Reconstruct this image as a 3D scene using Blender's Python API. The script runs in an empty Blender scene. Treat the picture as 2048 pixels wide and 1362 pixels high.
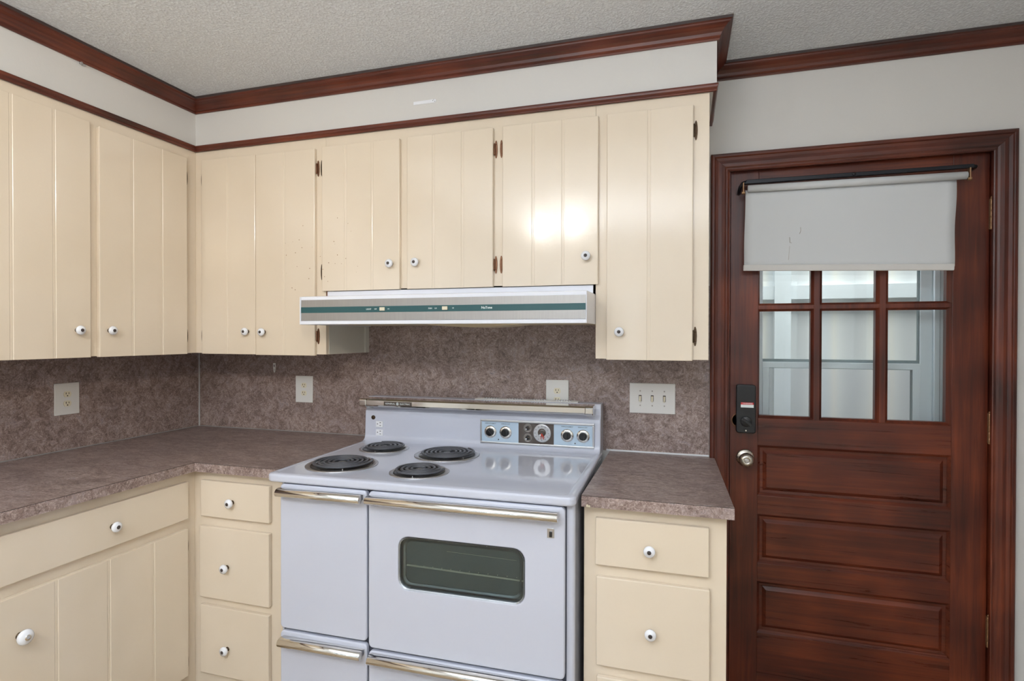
import bpy, math, random
from mathutils import Vector, Matrix
random.seed(7)
SC = bpy.context.scene
COL = SC.collection
PI = math.pi

# ------------------------------------------------------------------ materials
def srgb(r, g, b):
    f = lambda c: (c/255/12.92) if c/255 <= .04045 else ((c/255+.055)/1.055)**2.4
    return (f(r), f(g), f(b), 1)

def new_mat(name):
    m = bpy.data.materials.new(name); m.use_nodes = True
    nt = m.node_tree
    b = nt.nodes['Principled BSDF']
    return m, nt, b

def simple(name, col, rough=.5, metal=0, bump=0, bscale=60, coat=0, spec=None):
    m, nt, b = new_mat(name)
    b.inputs['Base Color'].default_value = col
    b.inputs['Roughness'].default_value = rough
    b.inputs['Metallic'].default_value = metal
    if coat: b.inputs['Coat Weight'].default_value = coat
    if spec is not None: b.inputs['Specular IOR Level'].default_value = spec
    tc = nt.nodes.new('ShaderNodeTexCoord')
    n = nt.nodes.new('ShaderNodeTexNoise'); n.inputs['Scale'].default_value = bscale
    n.inputs['Detail'].default_value = 3
    nt.links.new(tc.outputs['Object'], n.inputs['Vector'])
    if bump:
        bp = nt.nodes.new('ShaderNodeBump'); bp.inputs['Strength'].default_value = bump
        bp.inputs['Distance'].default_value = .002
        nt.links.new(n.outputs['Fac'], bp.inputs['Height'])
        nt.links.new(bp.outputs['Normal'], b.inputs['Normal'])
    # faint tonal variation so nothing is a flat swatch
    mr = nt.nodes.new('ShaderNodeMapRange')
    mr.inputs['To Min'].default_value = max(0, rough*.8); mr.inputs['To Max'].default_value = min(1, rough*1.2)
    nt.links.new(n.outputs['Fac'], mr.inputs['Value'])
    nt.links.new(mr.outputs['Result'], b.inputs['Roughness'])
    return m

def ramp(nt, stops, interp='LINEAR'):
    r = nt.nodes.new('ShaderNodeValToRGB'); cr = r.color_ramp; cr.interpolation = interp
    while len(cr.elements) > 1: cr.elements.remove(cr.elements[-1])
    cr.elements[0].position = stops[0][0]; cr.elements[0].color = stops[0][1]
    for p, c in stops[1:]:
        e = cr.elements.new(p); e.color = c
    return r

def wood(name, axis, dark, mid, light, rough=.32, glossvar=.1):
    m, nt, b = new_mat(name); L = nt.links
    g = nt.nodes.new('ShaderNodeNewGeometry')
    mp = nt.nodes.new('ShaderNodeMapping')
    s = [60, 60, 60]; s[axis] = 2.2
    mp.inputs['Scale'].default_value = s
    L.new(g.outputs['Position'], mp.inputs['Vector'])
    n = nt.nodes.new('ShaderNodeTexNoise'); n.inputs['Scale'].default_value = 1; n.inputs['Detail'].default_value = 6
    n.inputs['Roughness'].default_value = .65; n.inputs['Distortion'].default_value = .6
    L.new(mp.outputs['Vector'], n.inputs['Vector'])
    n2 = nt.nodes.new('ShaderNodeTexNoise'); n2.inputs['Scale'].default_value = 3.5; n2.inputs['Detail'].default_value = 2
    L.new(g.outputs['Position'], n2.inputs['Vector'])
    mx = nt.nodes.new('ShaderNodeMath'); mx.operation = 'MULTIPLY_ADD'
    mx.inputs[1].default_value = .55; L.new(n2.outputs['Fac'], mx.inputs[0])
    sc = nt.nodes.new('ShaderNodeMath'); sc.operation = 'MULTIPLY'; sc.inputs[1].default_value = .5
    L.new(n.outputs['Fac'], sc.inputs[0]); L.new(sc.outputs[0], mx.inputs[2])
    r = ramp(nt, [(.36, dark), (.52, mid), (.68, light)])
    L.new(mx.outputs[0], r.inputs['Fac']); L.new(r.outputs['Color'], b.inputs['Base Color'])
    mr = nt.nodes.new('ShaderNodeMapRange'); mr.inputs['To Min'].default_value = rough-glossvar; mr.inputs['To Max'].default_value = rough+glossvar
    L.new(n.outputs['Fac'], mr.inputs['Value']); L.new(mr.outputs['Result'], b.inputs['Roughness'])
    bp = nt.nodes.new('ShaderNodeBump'); bp.inputs['Strength'].default_value = .18; bp.inputs['Distance'].default_value = .001
    L.new(n.outputs['Fac'], bp.inputs['Height']); L.new(bp.outputs['Normal'], b.inputs['Normal'])
    return m

def laminate(name, stretch=(1, 1, 1), k=1.0):
    m, nt, b = new_mat(name); L = nt.links
    g = nt.nodes.new('ShaderNodeNewGeometry')
    mp = nt.nodes.new('ShaderNodeMapping'); mp.inputs['Scale'].default_value = stretch
    L.new(g.outputs['Position'], mp.inputs['Vector'])
    def noise(sc, det, ro, dist=0):
        n = nt.nodes.new('ShaderNodeTexNoise'); n.inputs['Scale'].default_value = sc
        n.inputs['Detail'].default_value = det; n.inputs['Roughness'].default_value = ro; n.inputs['Distortion'].default_value = dist
        L.new(mp.outputs['Vector'], n.inputs['Vector']); return n
    n1 = noise(22, 7, .7, 1.4); n2 = noise(62, 5, .72, 2.8); n3 = noise(9, 3, .5)
    c = lambda r_, g_, b_: srgb(min(255, r_*k), min(255, (g_+3)*k), min(255, (b_+5)*k))
    r1 = ramp(nt, [(.32, c(84, 67, 62)), (.44, c(120, 99, 92)), (.52, c(148, 129, 121)), (.60, c(172, 154, 150)), (.70, c(132, 130, 136))])
    L.new(n1.outputs['Fac'], r1.inputs['Fac'])
    r2 = ramp(nt, [(.38, c(84, 66, 58)), (.47, c(128, 107, 98)), (.56, c(160, 141, 133)), (.64, c(208, 190, 180))])
    L.new(n2.outputs['Fac'], r2.inputs['Fac'])
    mx = nt.nodes.new('ShaderNodeMix'); mx.data_type = 'RGBA'; mx.inputs['Factor'].default_value = .48
    L.new(r1.outputs['Color'], mx.inputs[6]); L.new(r2.outputs['Color'], mx.inputs[7])
    r3 = ramp(nt, [(.35, (.86, .84, .85, 1)), (.65, (1.05, 1.03, 1.02, 1))])
    L.new(n3.outputs['Fac'], r3.inputs['Fac'])
    mu = nt.nodes.new('ShaderNodeMix'); mu.data_type = 'RGBA'; mu.blend_type = 'MULTIPLY'; mu.inputs['Factor'].default_value = 1
    L.new(mx.outputs[2], mu.inputs[6]); L.new(r3.outputs['Color'], mu.inputs[7])
    L.new(mu.outputs[2], b.inputs['Base Color'])
    b.inputs['Roughness'].default_value = .38
    bp = nt.nodes.new('ShaderNodeBump'); bp.inputs['Strength'].default_value = .06; bp.inputs['Distance'].default_value = .001
    L.new(n2.outputs['Fac'], bp.inputs['Height']); L.new(bp.outputs['Normal'], b.inputs['Normal'])
    return m

def cream_paint():
    m, nt, b = new_mat('cream gloss paint'); L = nt.links
    g = nt.nodes.new('ShaderNodeNewGeometry')
    n = nt.nodes.new('ShaderNodeTexNoise'); n.inputs['Scale'].default_value = 2.2; n.inputs['Detail'].default_value = 3
    L.new(g.outputs['Position'], n.inputs['Vector'])
    r = ramp(nt, [(.3, srgb(225, 210, 188)), (.7, srgb(231, 217, 197))])
    L.new(n.outputs['Fac'], r.inputs['Fac'])
    # grease specks beside the hood
    v = nt.nodes.new('ShaderNodeTexVoronoi'); v.inputs['Scale'].default_value = 42
    L.new(g.outputs['Position'], v.inputs['Vector'])
    lt = nt.nodes.new('ShaderNodeMath'); lt.operation = 'LESS_THAN'; lt.inputs[1].default_value = .085
    L.new(v.outputs['Distance'], lt.inputs[0])
    dist = nt.nodes.new('ShaderNodeVectorMath'); dist.operation = 'DISTANCE'; dist.inputs[1].default_value = (1.0, -.344, 1.74)
    L.new(g.outputs['Position'], dist.inputs[0])
    lt2 = nt.nodes.new('ShaderNodeMath'); lt2.operation = 'LESS_THAN'; lt2.inputs[1].default_value = .2
    L.new(dist.outputs['Value'], lt2.inputs[0])
    mm = nt.nodes.new('ShaderNodeMath'); mm.operation = 'MULTIPLY'
    L.new(lt.outputs[0], mm.inputs[0]); L.new(lt2.outputs[0], mm.inputs[1])
    mx = nt.nodes.new('ShaderNodeMix'); mx.data_type = 'RGBA'
    L.new(mm.outputs[0], mx.inputs['Factor']); L.new(r.outputs['Color'], mx.inputs[6]); mx.inputs[7].default_value = srgb(150, 115, 80)
    L.new(mx.outputs[2], b.inputs['Base Color'])
    n2 = nt.nodes.new('ShaderNodeTexNoise'); n2.inputs['Scale'].default_value = 170; n2.inputs['Detail'].default_value = 2
    L.new(g.outputs['Position'], n2.inputs['Vector'])
    n3 = nt.nodes.new('ShaderNodeTexNoise'); n3.inputs['Scale'].default_value = 9; n3.inputs['Detail'].default_value = 2
    L.new(g.outputs['Position'], n3.inputs['Vector'])
    ad = nt.nodes.new('ShaderNodeMath'); ad.operation = 'MULTIPLY_ADD'; ad.inputs[1].default_value = 2.5
    L.new(n3.outputs['Fac'], ad.inputs[0]); L.new(n2.outputs['Fac'], ad.inputs[2])
    bp = nt.nodes.new('ShaderNodeBump'); bp.inputs['Strength'].default_value = .3; bp.inputs['Distance'].default_value = .0004
    L.new(ad.outputs[0], bp.inputs['Height']); L.new(bp.outputs['Normal'], b.inputs['Normal'])
    b.inputs['Roughness'].default_value = .16; b.inputs['Coat Weight'].default_value = .35; b.inputs['Coat Roughness'].default_value = .1
    return m

def popcorn():
    m, nt, b = new_mat('textured ceiling'); L = nt.links
    g = nt.nodes.new('ShaderNodeNewGeometry')
    n = nt.nodes.new('ShaderNodeTexNoise'); n.inputs['Scale'].default_value = 105; n.inputs['Detail'].default_value = 3; n.inputs['Distortion'].default_value = .8
    L.new(g.outputs['Position'], n.inputs['Vector'])
    v = nt.nodes.new('ShaderNodeTexVoronoi'); v.inputs['Scale'].default_value = 130; v.feature = 'SMOOTH_F1'
    L.new(g.outputs['Position'], v.inputs['Vector'])
    s = nt.nodes.new('ShaderNodeMath'); s.operation = 'SUBTRACT'
    L.new(n.outputs['Fac'], s.inputs[0]); L.new(v.outputs['Distance'], s.inputs[1])
    r = ramp(nt, [(.0, srgb(216, 220, 224)), (.5, srgb(238, 243, 247))])
    L.new(s.outputs[0], r.inputs['Fac']); L.new(r.outputs['Color'], b.inputs['Base Color'])
    bp = nt.nodes.new('ShaderNodeBump'); bp.inputs['Strength'].default_value = .8; bp.inputs['Distance'].default_value = .004
    L.new(s.outputs[0], bp.inputs['Height']); L.new(bp.outputs['Normal'], b.inputs['Normal'])
    b.inputs['Roughness'].default_value = .75
    return m

def planks(name, c1, c2, c3):
    m, nt, b = new_mat(name); L = nt.links
    g = nt.nodes.new('ShaderNodeNewGeometry')
    mp = nt.nodes.new('ShaderNodeMapping'); mp.inputs['Rotation'].default_value = (0, 0, PI/2)
    L.new(g.outputs['Position'], mp.inputs['Vector'])
    br = nt.nodes.new('ShaderNodeTexBrick'); br.inputs['Scale'].default_value = 1
    br.inputs['Brick Width'].default_value = 1.1; br.inputs['Row Height'].default_value = .13; br.inputs['Mortar Size'].default_value = .002
    br.inputs['Color1'].default_value = c1; br.inputs['Color2'].default_value = c2; br.inputs['Mortar'].default_value = c3
    L.new(mp.outputs['Vector'], br.inputs['Vector'])
    mp2 = nt.nodes.new('ShaderNodeMapping'); mp2.inputs['Scale'].default_value = (60, 3, 1)
    L.new(g.outputs['Position'], mp2.inputs['Vector'])
    n = nt.nodes.new('ShaderNodeTexNoise'); n.inputs['Scale'].default_value = 1; n.inputs['Detail'].default_value = 5
    L.new(mp2.outputs['Vector'], n.inputs['Vector'])
    r = ramp(nt, [(.3, (.8, .78, .74, 1)), (.7, (1.05, 1.03, 1, 1))]); L.new(n.outputs['Fac'], r.inputs['Fac'])
    mu = nt.nodes.new('ShaderNodeMix'); mu.data_type = 'RGBA'; mu.blend_type = 'MULTIPLY'; mu.inputs['Factor'].default_value = 1
    L.new(br.outputs['Color'], mu.inputs[6]); L.new(r.outputs['Color'], mu.inputs[7]); L.new(mu.outputs[2], b.inputs['Base Color'])
    b.inputs['Roughness'].default_value = .4
    return m

def brushed(name, col, rough=.3):
    m, nt, b = new_mat(name); L = nt.links
    g = nt.nodes.new('ShaderNodeNewGeometry')
    mp = nt.nodes.new('ShaderNodeMapping'); mp.inputs['Scale'].default_value = (900, 900, 12)
    L.new(g.outputs['Position'], mp.inputs['Vector'])
    n = nt.nodes.new('ShaderNodeTexNoise'); n.inputs['Scale'].default_value = 1; L.new(mp.outputs['Vector'], n.inputs['Vector'])
    r = ramp(nt, [(.3, tuple(c*.88 for c in col[:3])+(1,)), (.7, col)]); L.new(n.outputs['Fac'], r.inputs['Fac'])
    L.new(r.outputs['Color'], b.inputs['Base Color'])
    b.inputs['Metallic'].default_value = .75; b.inputs['Roughness'].default_value = rough
    return m

def thin_glass(name, tint=(1, 1, 1, 1), refl=1.0):
    m, nt, b = new_mat(name); L = nt.links
    nt.nodes.remove(b)
    out = nt.nodes['Material Output']
    t = nt.nodes.new('ShaderNodeBsdfTransparent'); t.inputs['Color'].default_value = tint
    gl = nt.nodes.new('ShaderNodeBsdfGlossy'); gl.inputs['Roughness'].default_value = .02
    fr = nt.nodes.new('ShaderNodeFresnel'); fr.inputs['IOR'].default_value = 1.5
    n = nt.nodes.new('ShaderNodeMath'); n.operation = 'MULTIPLY'; n.inputs[1].default_value = refl
    L.new(fr.outputs[0], n.inputs[0])
    mx = nt.nodes.new('ShaderNodeMixShader')
    L.new(n.outputs[0], mx.inputs[0]); L.new(t.outputs[0], mx.inputs[1]); L.new(gl.outputs[0], mx.inputs[2]); L.new(mx.outputs[0], out.inputs['Surface'])
    return m

def siding():
    m, nt, b = new_mat('white painted porch boards'); L = nt.links
    g = nt.nodes.new('ShaderNodeNewGeometry')
    w = nt.nodes.new('ShaderNodeTexWave'); w.wave_type = 'BANDS'; w.bands_direction = 'X'; w.inputs['Scale'].default_value = 1.1
    w.inputs['Distortion'].default_value = .8; w.inputs['Detail'].default_value = 2
    L.new(g.outputs['Position'], w.inputs['Vector'])
    r = ramp(nt, [(0, srgb(204, 207, 208)), (.45, srgb(222, 224, 222)), (.75, srgb(232, 230, 222)), (1, srgb(214, 219, 222))])
    L.new(w.outputs['Fac'], r.inputs['Fac']); L.new(r.outputs['Color'], b.inputs['Base Color'])
    b.inputs['Roughness'].default_value = .6
    return m

M = {}
M['cream'] = cream_paint()
M['wall'] = simple('soft white wall paint', srgb(212, 210, 206), .55, bump=.12, bscale=180)
M['ceil'] = popcorn()
WD, WM, WL = srgb(50, 23, 17), srgb(84, 38, 26), srgb(112, 54, 34)
M['wood_x'] = wood('mahogany stain along x', 0, WD, WM, WL)
M['wood_y'] = wood('mahogany stain along y', 1, WD, WM, WL)
M['wood_z'] = wood('mahogany stain along z', 2, srgb(46, 20, 15), srgb(86, 36, 22), srgb(128, 60, 34), .36)
DD, DM, DL = srgb(56, 22, 14), srgb(88, 37, 22), srgb(122, 56, 31)
M['door_x'] = wood('stained door wood along x', 0, DD, DM, DL, .3)
M['door_z'] = wood('stained door wood along z', 2, DD, DM, DL, .34)
M['lam'] = laminate('mottled taupe laminate', k=1.04)
M['lam_top'] = laminate('mottled taupe counter laminate', (.55, 1.3, 1), k=1.0)
M['lam_edge'] = laminate('mottled taupe edge laminate', (1, 1, 1), k=1.08)
M['floor'] = planks('tan wood planks', srgb(178, 160, 134), srgb(164, 144, 116), srgb(96, 70, 46))
M['enamel'] = simple('white porcelain enamel', srgb(201, 205, 219), .10, coat=.25)
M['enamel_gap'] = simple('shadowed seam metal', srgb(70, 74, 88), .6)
M['chrome'] = simple('polished chrome', srgb(225, 222, 216), .09, 1)
M['chrome_dull'] = simple('dull chrome', srgb(196, 196, 198), .3, .9)
M['coil'] = simple('black burner coil', srgb(78, 80, 86), .34, bump=.3, bscale=300)
M['pan'] = simple('black enamel drip pan', srgb(34, 28, 24), .3)
M['blackp'] = simple('black plastic', srgb(20, 21, 24), .35)
M['blackm'] = simple('black satin metal', srgb(24, 27, 34), .3, .3)
M['porc'] = simple('white porcelain', srgb(236, 238, 243), .12, coat=.3)
M['ivory'] = simple('ivory plastic', srgb(224, 223, 220), .4)
M['ivory2'] = simple('cream plastic receptacle', srgb(226, 219, 196), .35)
M['slot'] = simple('dark slot', srgb(48, 38, 30), .7)
M['brown'] = simple('dark bronze button', srgb(60, 52, 50), .5)
M['hinge'] = simple('aged copper hinge', srgb(120, 84, 62), .42, .7, bump=.5, bscale=200)
M['hinged'] = simple('dark bronze hinge', srgb(78, 62, 46), .4, .8, bump=.5, bscale=200)
M['brass'] = simple('aged brass', srgb(160, 126, 94), .4, .75)
M['nickel'] = simple('satin nickel', srgb(196, 190, 180), .28, 1)
M['hoodw'] = simple('white enamel hood', srgb(230, 233, 242), .22)
M['hoodu'] = simple('stained hood underside', srgb(206, 192, 164), .5, bump=.3, bscale=60)
M['alu'] = brushed('brushed aluminium', srgb(170, 167, 164), .38)
M['teal'] = simple('dark teal band', srgb(36, 84, 88), .35)
M['whitep'] = simple('white print', srgb(226, 236, 236), .5)
M['darkp'] = simple('dark print', srgb(60, 70, 84), .5)
M['side'] = simple('off white cabinet side', srgb(206, 203, 192), .5)
M['paneb'] = simple('pale blue glass panel', srgb(186, 206, 224), .15, coat=.4)
M['panbr'] = simple('dark brown glass panel', srgb(78, 68, 62), .2, coat=.4)
M['shade'] = simple('off white shade cloth', srgb(208, 211, 213), .75, bump=.1, bscale=14)
M['shade2'] = simple('off white shade hem', srgb(211, 209, 206), .7)
M['glass'] = thin_glass('clear pane glass', (.96, .98, .98, 1), 1.2)
M['ovenglass'] = thin_glass('tinted oven glass', (.74, .79, .79, 1), 1.0)
M['oven'] = simple('grey oven lining', srgb(128, 134, 134), .5)
M['bezel'] = simple('steel window bezel', srgb(178, 184, 190), .25, .7)
M['rack'] = simple('oven rack wire', srgb(250, 244, 224), .4)
M['caulk'] = simple('pale grey caulk', srgb(186, 186, 188), .5)
M['strip'] = simple('silver edging strip', srgb(165, 163, 163), .35, .4)
M['stripw'] = simple('white edging strip', srgb(224, 226, 230), .35)
M['red'] = simple('red label', srgb(205, 40, 44), .5)
M['redh'] = simple('red clock hand', srgb(190, 60, 40), .4)
M['grey'] = simple('grey scuffed plastic', srgb(176, 170, 164), .5)
M['storm'] = simple('white storm door frame', srgb(228, 236, 240), .4)
M['stormd'] = simple('grey storm door seam', srgb(120, 136, 140), .5)
M['siding'] = siding()
M['seam'] = simple('dark laminate seam', srgb(58, 46, 44), .6)
M['screenm'] = thin_glass('fine insect screen', (.86, .87, .88, 1), .2)
M['bare'] = simple('exposed pale particle board', srgb(214, 204, 176), .8)
M['deck'] = simple('grey porch deck', srgb(150, 148, 144), .8)

# ------------------------------------------------------------------ geometry helpers
class MB:
    def __init__(self): self.v = []; self.f = []; self.m = []; self.s = []; self.mi = 0; self.sm = False
    def face(self, idx): self.f.append(tuple(idx)); self.m.append(self.mi); self.s.append(self.sm)
    def box(self, x0, x1, y0, y1, z0, z1):
        n = len(self.v)
        self.v += [(x0,y0,z0),(x1,y0,z0),(x1,y1,z0),(x0,y1,z0),(x0,y0,z1),(x1,y0,z1),(x1,y1,z1),(x0,y1,z1)]
        s = self.sm; self.sm = False
        for q in ((0,3,2,1),(4,5,6,7),(0,1,5,4),(1,2,6,5),(2,3,7,6),(3,0,4,7)): self.face([n+i for i in q])
        self.sm = s; return self
    def prism(self, poly, axis, a0, a1, smooth=False):
        # poly: 2d points of the two other axes, in cyclic order after axis (x: y,z ; y: z,x ; z: x,y)
        def P(p, a):
            if axis == 0: return (a, p[0], p[1])
            if axis == 1: return (p[1], a, p[0])
            return (p[0], p[1], a)
        n = len(self.v); k = len(poly)
        area = sum(poly[i][0]*poly[(i+1) % k][1]-poly[(i+1) % k][0]*poly[i][1] for i in range(k))
        if area < 0: poly = poly[::-1]
        self.v += [P(p, a0) for p in poly] + [P(p, a1) for p in poly]
        s = self.sm; self.sm = False
        self.face([n+i for i in range(k)][::-1]); self.face([n+k+i for i in range(k)])
        self.sm = smooth
        for i in range(k):
            j = (i+1) % k; self.face((n+i, n+j, n+k+j, n+k+i))
        self.sm = s; return self
    def lathe(self, prof, c, ax, seg=24, mats=None):
        # prof: (radius, height along ax); ax: direction vector
        ax = Vector(ax).normalized(); c = Vector(c)
        u = ax.orthogonal().normalized(); w = ax.cross(u)
        n = len(self.v); k = len(prof)
        for r, h in prof:
            for i in range(seg):
                t = 2*PI*i/seg
                p = c + ax*h + (u*math.cos(t)+w*math.sin(t))*max(r, 1e-5); self.v.append(tuple(p))
        s = self.sm; self.sm = True; mi = self.mi
        for a in range(k-1):
            if mats: self.mi = mats[a]
            for i in range(seg):
                j = (i+1) % seg
                self.face((n+a*seg+i, n+a*seg+j, n+(a+1)*seg+j, n+(a+1)*seg+i))
        self.sm = False
        if mats: self.mi = mats[0]
        self.face([n+i for i in range(seg)][::-1])
        if mats: self.mi = mats[-1]
        self.face([n+(k-1)*seg+i for i in range(seg)])
        self.sm = s; self.mi = mi; return self
    def tube(self, pts, r, seg=8, flat=1.0, closed=False):
        n = len(self.v); k = len(pts); pts = [Vector(p) for p in pts]
        for i, p in enumerate(pts):
            d = (pts[min(i+1, k-1)]-pts[max(i-1, 0)]).normalized()
            ref = Vector((0, 0, 1)) if abs(d.z) < .9 else Vector((1, 0, 0))
            a = d.cross(ref).normalized(); b = a.cross(d).normalized()
            for q in range(seg):
                t = 2*PI*q/seg
                self.v.append(tuple(p + a*math.cos(t)*r + b*math.sin(t)*r*flat))
        s = self.sm; self.sm = True
        for i in range(k-1):
            for q in range(seg):
                w = (q+1) % seg
                self.face((n+i*seg+q, n+i*seg+w, n+(i+1)*seg+w, n+(i+1)*seg+q))
        self.sm = False
        self.face([n+q for q in range(seg)][::-1]); self.face([n+(k-1)*seg+q for q in range(seg)])
        self.sm = s; return self
    def quadgrid(self, pts, nx, ny, smooth=True):
        n = len(self.v); self.v += pts; s = self.sm; self.sm = smooth
        for j in range(ny-1):
            for i in range(nx-1):
                a = n+j*nx+i; self.face((a, a+1, a+nx+1, a+nx))
        self.sm = s; return self

OFF = {}
def build(name, mb, mats, parent=None, bevel=0, seg=2, local=False, recalc=True):
    me = bpy.data.meshes.new(name)
    if not isinstance(mats, (list, tuple)): mats = [mats]
    for m in mats: me.materials.append(M[m])
    if parent is not None: off = Vector(OFF[parent.name])
    elif local: off = Vector((0, 0, 0))
    else:
        xs, ys, zs = zip(*mb.v)
        off = Vector(((min(xs)+max(xs))/2, (min(ys)+max(ys))/2, min(zs)))
    me.from_pydata([tuple(Vector(v)-off) for v in mb.v], [], mb.f)
    me.polygons.foreach_set('material_index', mb.m); me.polygons.foreach_set('use_smooth', mb.s)
    if recalc:
        import bmesh
        bm = bmesh.new(); bm.from_mesh(me); bmesh.ops.recalc_face_normals(bm, faces=bm.faces); bm.to_mesh(me); bm.free()
    me.update()
    o = bpy.data.objects.new(name, me); COL.objects.link(o)
    if parent is not None: o.parent = parent
    else: o.location = off
    OFF[o.name] = tuple(off)
    if bevel:
        md = o.modifiers.new('bevel', 'BEVEL'); md.width = bevel; md.segments = seg; md.limit_method = 'ANGLE'; md.angle_limit = math.radians(50)
        md.harden_normals = False
    return o

def thing(name, label, cat, loc, group=None, rotz=0, local=False):
    o = bpy.data.objects.new(name, None); COL.objects.link(o); o.empty_display_size = .05
    o.location = loc; o.rotation_euler = (0, 0, rotz)
    OFF[o.name] = (0, 0, 0) if local else tuple(loc)
    if label: o['label'] = label
    if cat: o['category'] = cat
    if group: o['group'] = group
    return o
def tag(o, label, cat, group=None):
    o['label'] = label; o['category'] = cat
    if group: o['group'] = group
    return o
def struct(o, label=None):
    o['kind'] = 'structure'
    if label: o['label'] = label
    return o

def text_part(name, s, size, c, mat, parent, xdir=(1, 0, 0), up=(0, 0, 1), spacing=1.0, align='CENTER', sx=1.0):
    cu = bpy.data.curves.new(name, 'FONT'); cu.body = s; cu.size = size; cu.align_x = align; cu.align_y = 'CENTER'
    cu.space_character = spacing; cu.extrude = .0002; cu.resolution_u = 2; cu.offset = size*.012
    to = bpy.data.objects.new(name+'_tmp', cu); COL.objects.link(to)
    bpy.context.view_layer.update()
    dg = bpy.context.evaluated_depsgraph_get()
    me = bpy.data.meshes.new_from_object(to.evaluated_get(dg))
    bpy.data.objects.remove(to); bpy.data.curves.remove(cu)
    X = Vector(xdir).normalized(); U = Vector(up).normalized(); N = X.cross(U)
    off = Vector(OFF[parent.name]); c = Vector(c)
    for v in me.vertices: v.co = c + X*v.co.x*sx + U*v.co.y + N*v.co.z - off
    me.materials.clear(); me.materials.append(M[mat]); me.name = name
    o = bpy.data.objects.new(name, me); COL.objects.link(o); o.parent = parent; OFF[o.name] = tuple(off)
    return o

def rrect(x0, x1, y0, y1, r, n=6):
    pts = []
    for cx, cy, a in ((x1-r, y0+r, -PI/2), (x1-r, y1-r, 0), (x0+r, y1-r, PI/2), (x0+r, y0+r, PI)):
        for i in range(n+1):
            t = a + PI/2*i/n; pts.append((cx+r*math.cos(t), cy+r*math.sin(t)))
    return pts

def xz(pts):  # (x,z) points to the (z,x) order that prism along y expects
    return [(p[1], p[0]) for p in pts]

# ------------------------------------------------------------------ room shell
CEIL = 2.472
XR, YF = 3.63, -4.9
FX, FY = .326, -.332          # faces of the upper cabinets and soffit
SX = 2.586                    # right end of the soffit
DX0, DX1, DZ = 2.652, 3.530, 2.068   # door opening

struct(build('floor', MB().box(-.1, XR+.1, YF-.1, .14, -.08, 0), 'floor'))
struct(build('ceiling', MB().box(-.1, XR+.1, YF-.1, .14, CEIL, CEIL+.08), 'ceil'))
struct(build('wall_left', MB().box(-.1, 0, YF-.1, .14, 0, CEIL), 'wall'))
wb = MB().box(0, DX0, 0, .14, 0, CEIL).box(DX1, XR, 0, .14, 0, CEIL).box(DX0, DX1, 0, .14, DZ, CEIL)
struct(build('wall_back', wb, 'wall'))
struct(build('wall_right', MB().box(XR, XR+.1, YF-.1, .14, 0, CEIL), 'wall'))
# wall behind the camera, with an unseen wide window added for the soft fill
wf = MB().box(0, .7, YF-.1, YF, 0, CEIL).box(3.1, XR, YF-.1, YF, 0, CEIL).box(.7, 3.1, YF-.1, YF, 0, .95).box(.7, 3.1, YF-.1, YF, 2.1, CEIL)
struct(build('wall_front', wf, 'wall'))
w1 = thing('window_1', None, None, (1.9, YF, .95)); struct(w1)
fr = MB()
for a, b_ in ((.7, .75), (1.875, 1.925), (3.05, 3.1)): fr.box(a, b_, YF-.07, YF-.02, .95, 2.1)
fr.box(.7, 3.1, YF-.07, YF-.02, .95, 1.0).box(.7, 3.1, YF-.07, YF-.02, 2.05, 2.1)
build('window_frame', fr, 'storm', w1)
build('pane', MB().box(.75, 3.05, YF-.05, YF-.045, 1.0, 2.05), 'glass', w1)

# soffits over the upper cabinets
so = MB().box(0, SX, FY, 0, 2.24, CEIL)
struct(build('wall_soffit_back', so, 'wall'))
struct(build('wall_soffit_left', MB().box(0, FX, -2.6, FY, 2.24, CEIL), 'wall'))

def sweep(path, prof):
    """mitred runs along a plan polyline; prof = (distance to the right of travel, z)"""
    out = []; P = [Vector(p) for p in path]
    dirs = [(P[i+1]-P[i]).normalized() for i in range(len(P)-1)]
    rt = [Vector((d.y, -d.x)) for d in dirs]
    def miter(i):
        if i == 0: return rt[0]
        if i == len(P)-1: return rt[-1]
        m = (rt[i-1]+rt[i]); m.normalize(); return m/m.dot(rt[i])
    for i in range(len(P)-1):
        mb = MB(); n = len(prof)
        for q in (i, i+1):
            mm = miter(q)
            for d, z in prof: mb.v.append((P[q].x+mm.x*d, P[q].y+mm.y*d, z))
        mb.face(list(range(n))); mb.face([n+k for k in range(n)][::-1])
        for k in range(n):
            j = (k+1) % n; mb.mi = 1 if (n == 13 and k == 10) else 0; mb.face((k, n+k, n+j, j))
        out.append(mb)
    return out

crown = [(0, 2.414), (.007, 2.413), (.0095, 2.418), (.009, 2.424), (.012, 2.427), (.016, 2.436), (.024, 2.446), (.034, 2.453),
         (.041, 2.456), (.042, 2.461), (.048, 2.463), (.050, 2.4715), (0, 2.4715)]
runs = sweep([(FX, -2.6), (FX, FY), (SX, FY), (SX, 0), (XR, 0)], crown)
for i, (mb, m) in enumerate(zip(runs, ('wood_y', 'wood_x', 'wood_y', 'wood_x'))):
    struct(build('trim_%d' % (i+1), mb, [m, 'seam']))
low = [(0, 2.240), (.010, 2.238), (.013, 2.241), (.012, 2.248), (.015, 2.252), (.017, 2.258), (.017, 2.263), (.013, 2.2655), (0, 2.2655)]
runs = sweep([(FX, -2.6), (FX, FY), (SX-.012, FY), (SX-.012, -.001)], low)
for i, (mb, m) in enumerate(zip(runs, ('wood_y', 'wood_x', 'wood_y'))):
    struct(build('trim_%d' % (i+5), mb, m, bevel=.0008, seg=1))

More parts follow.
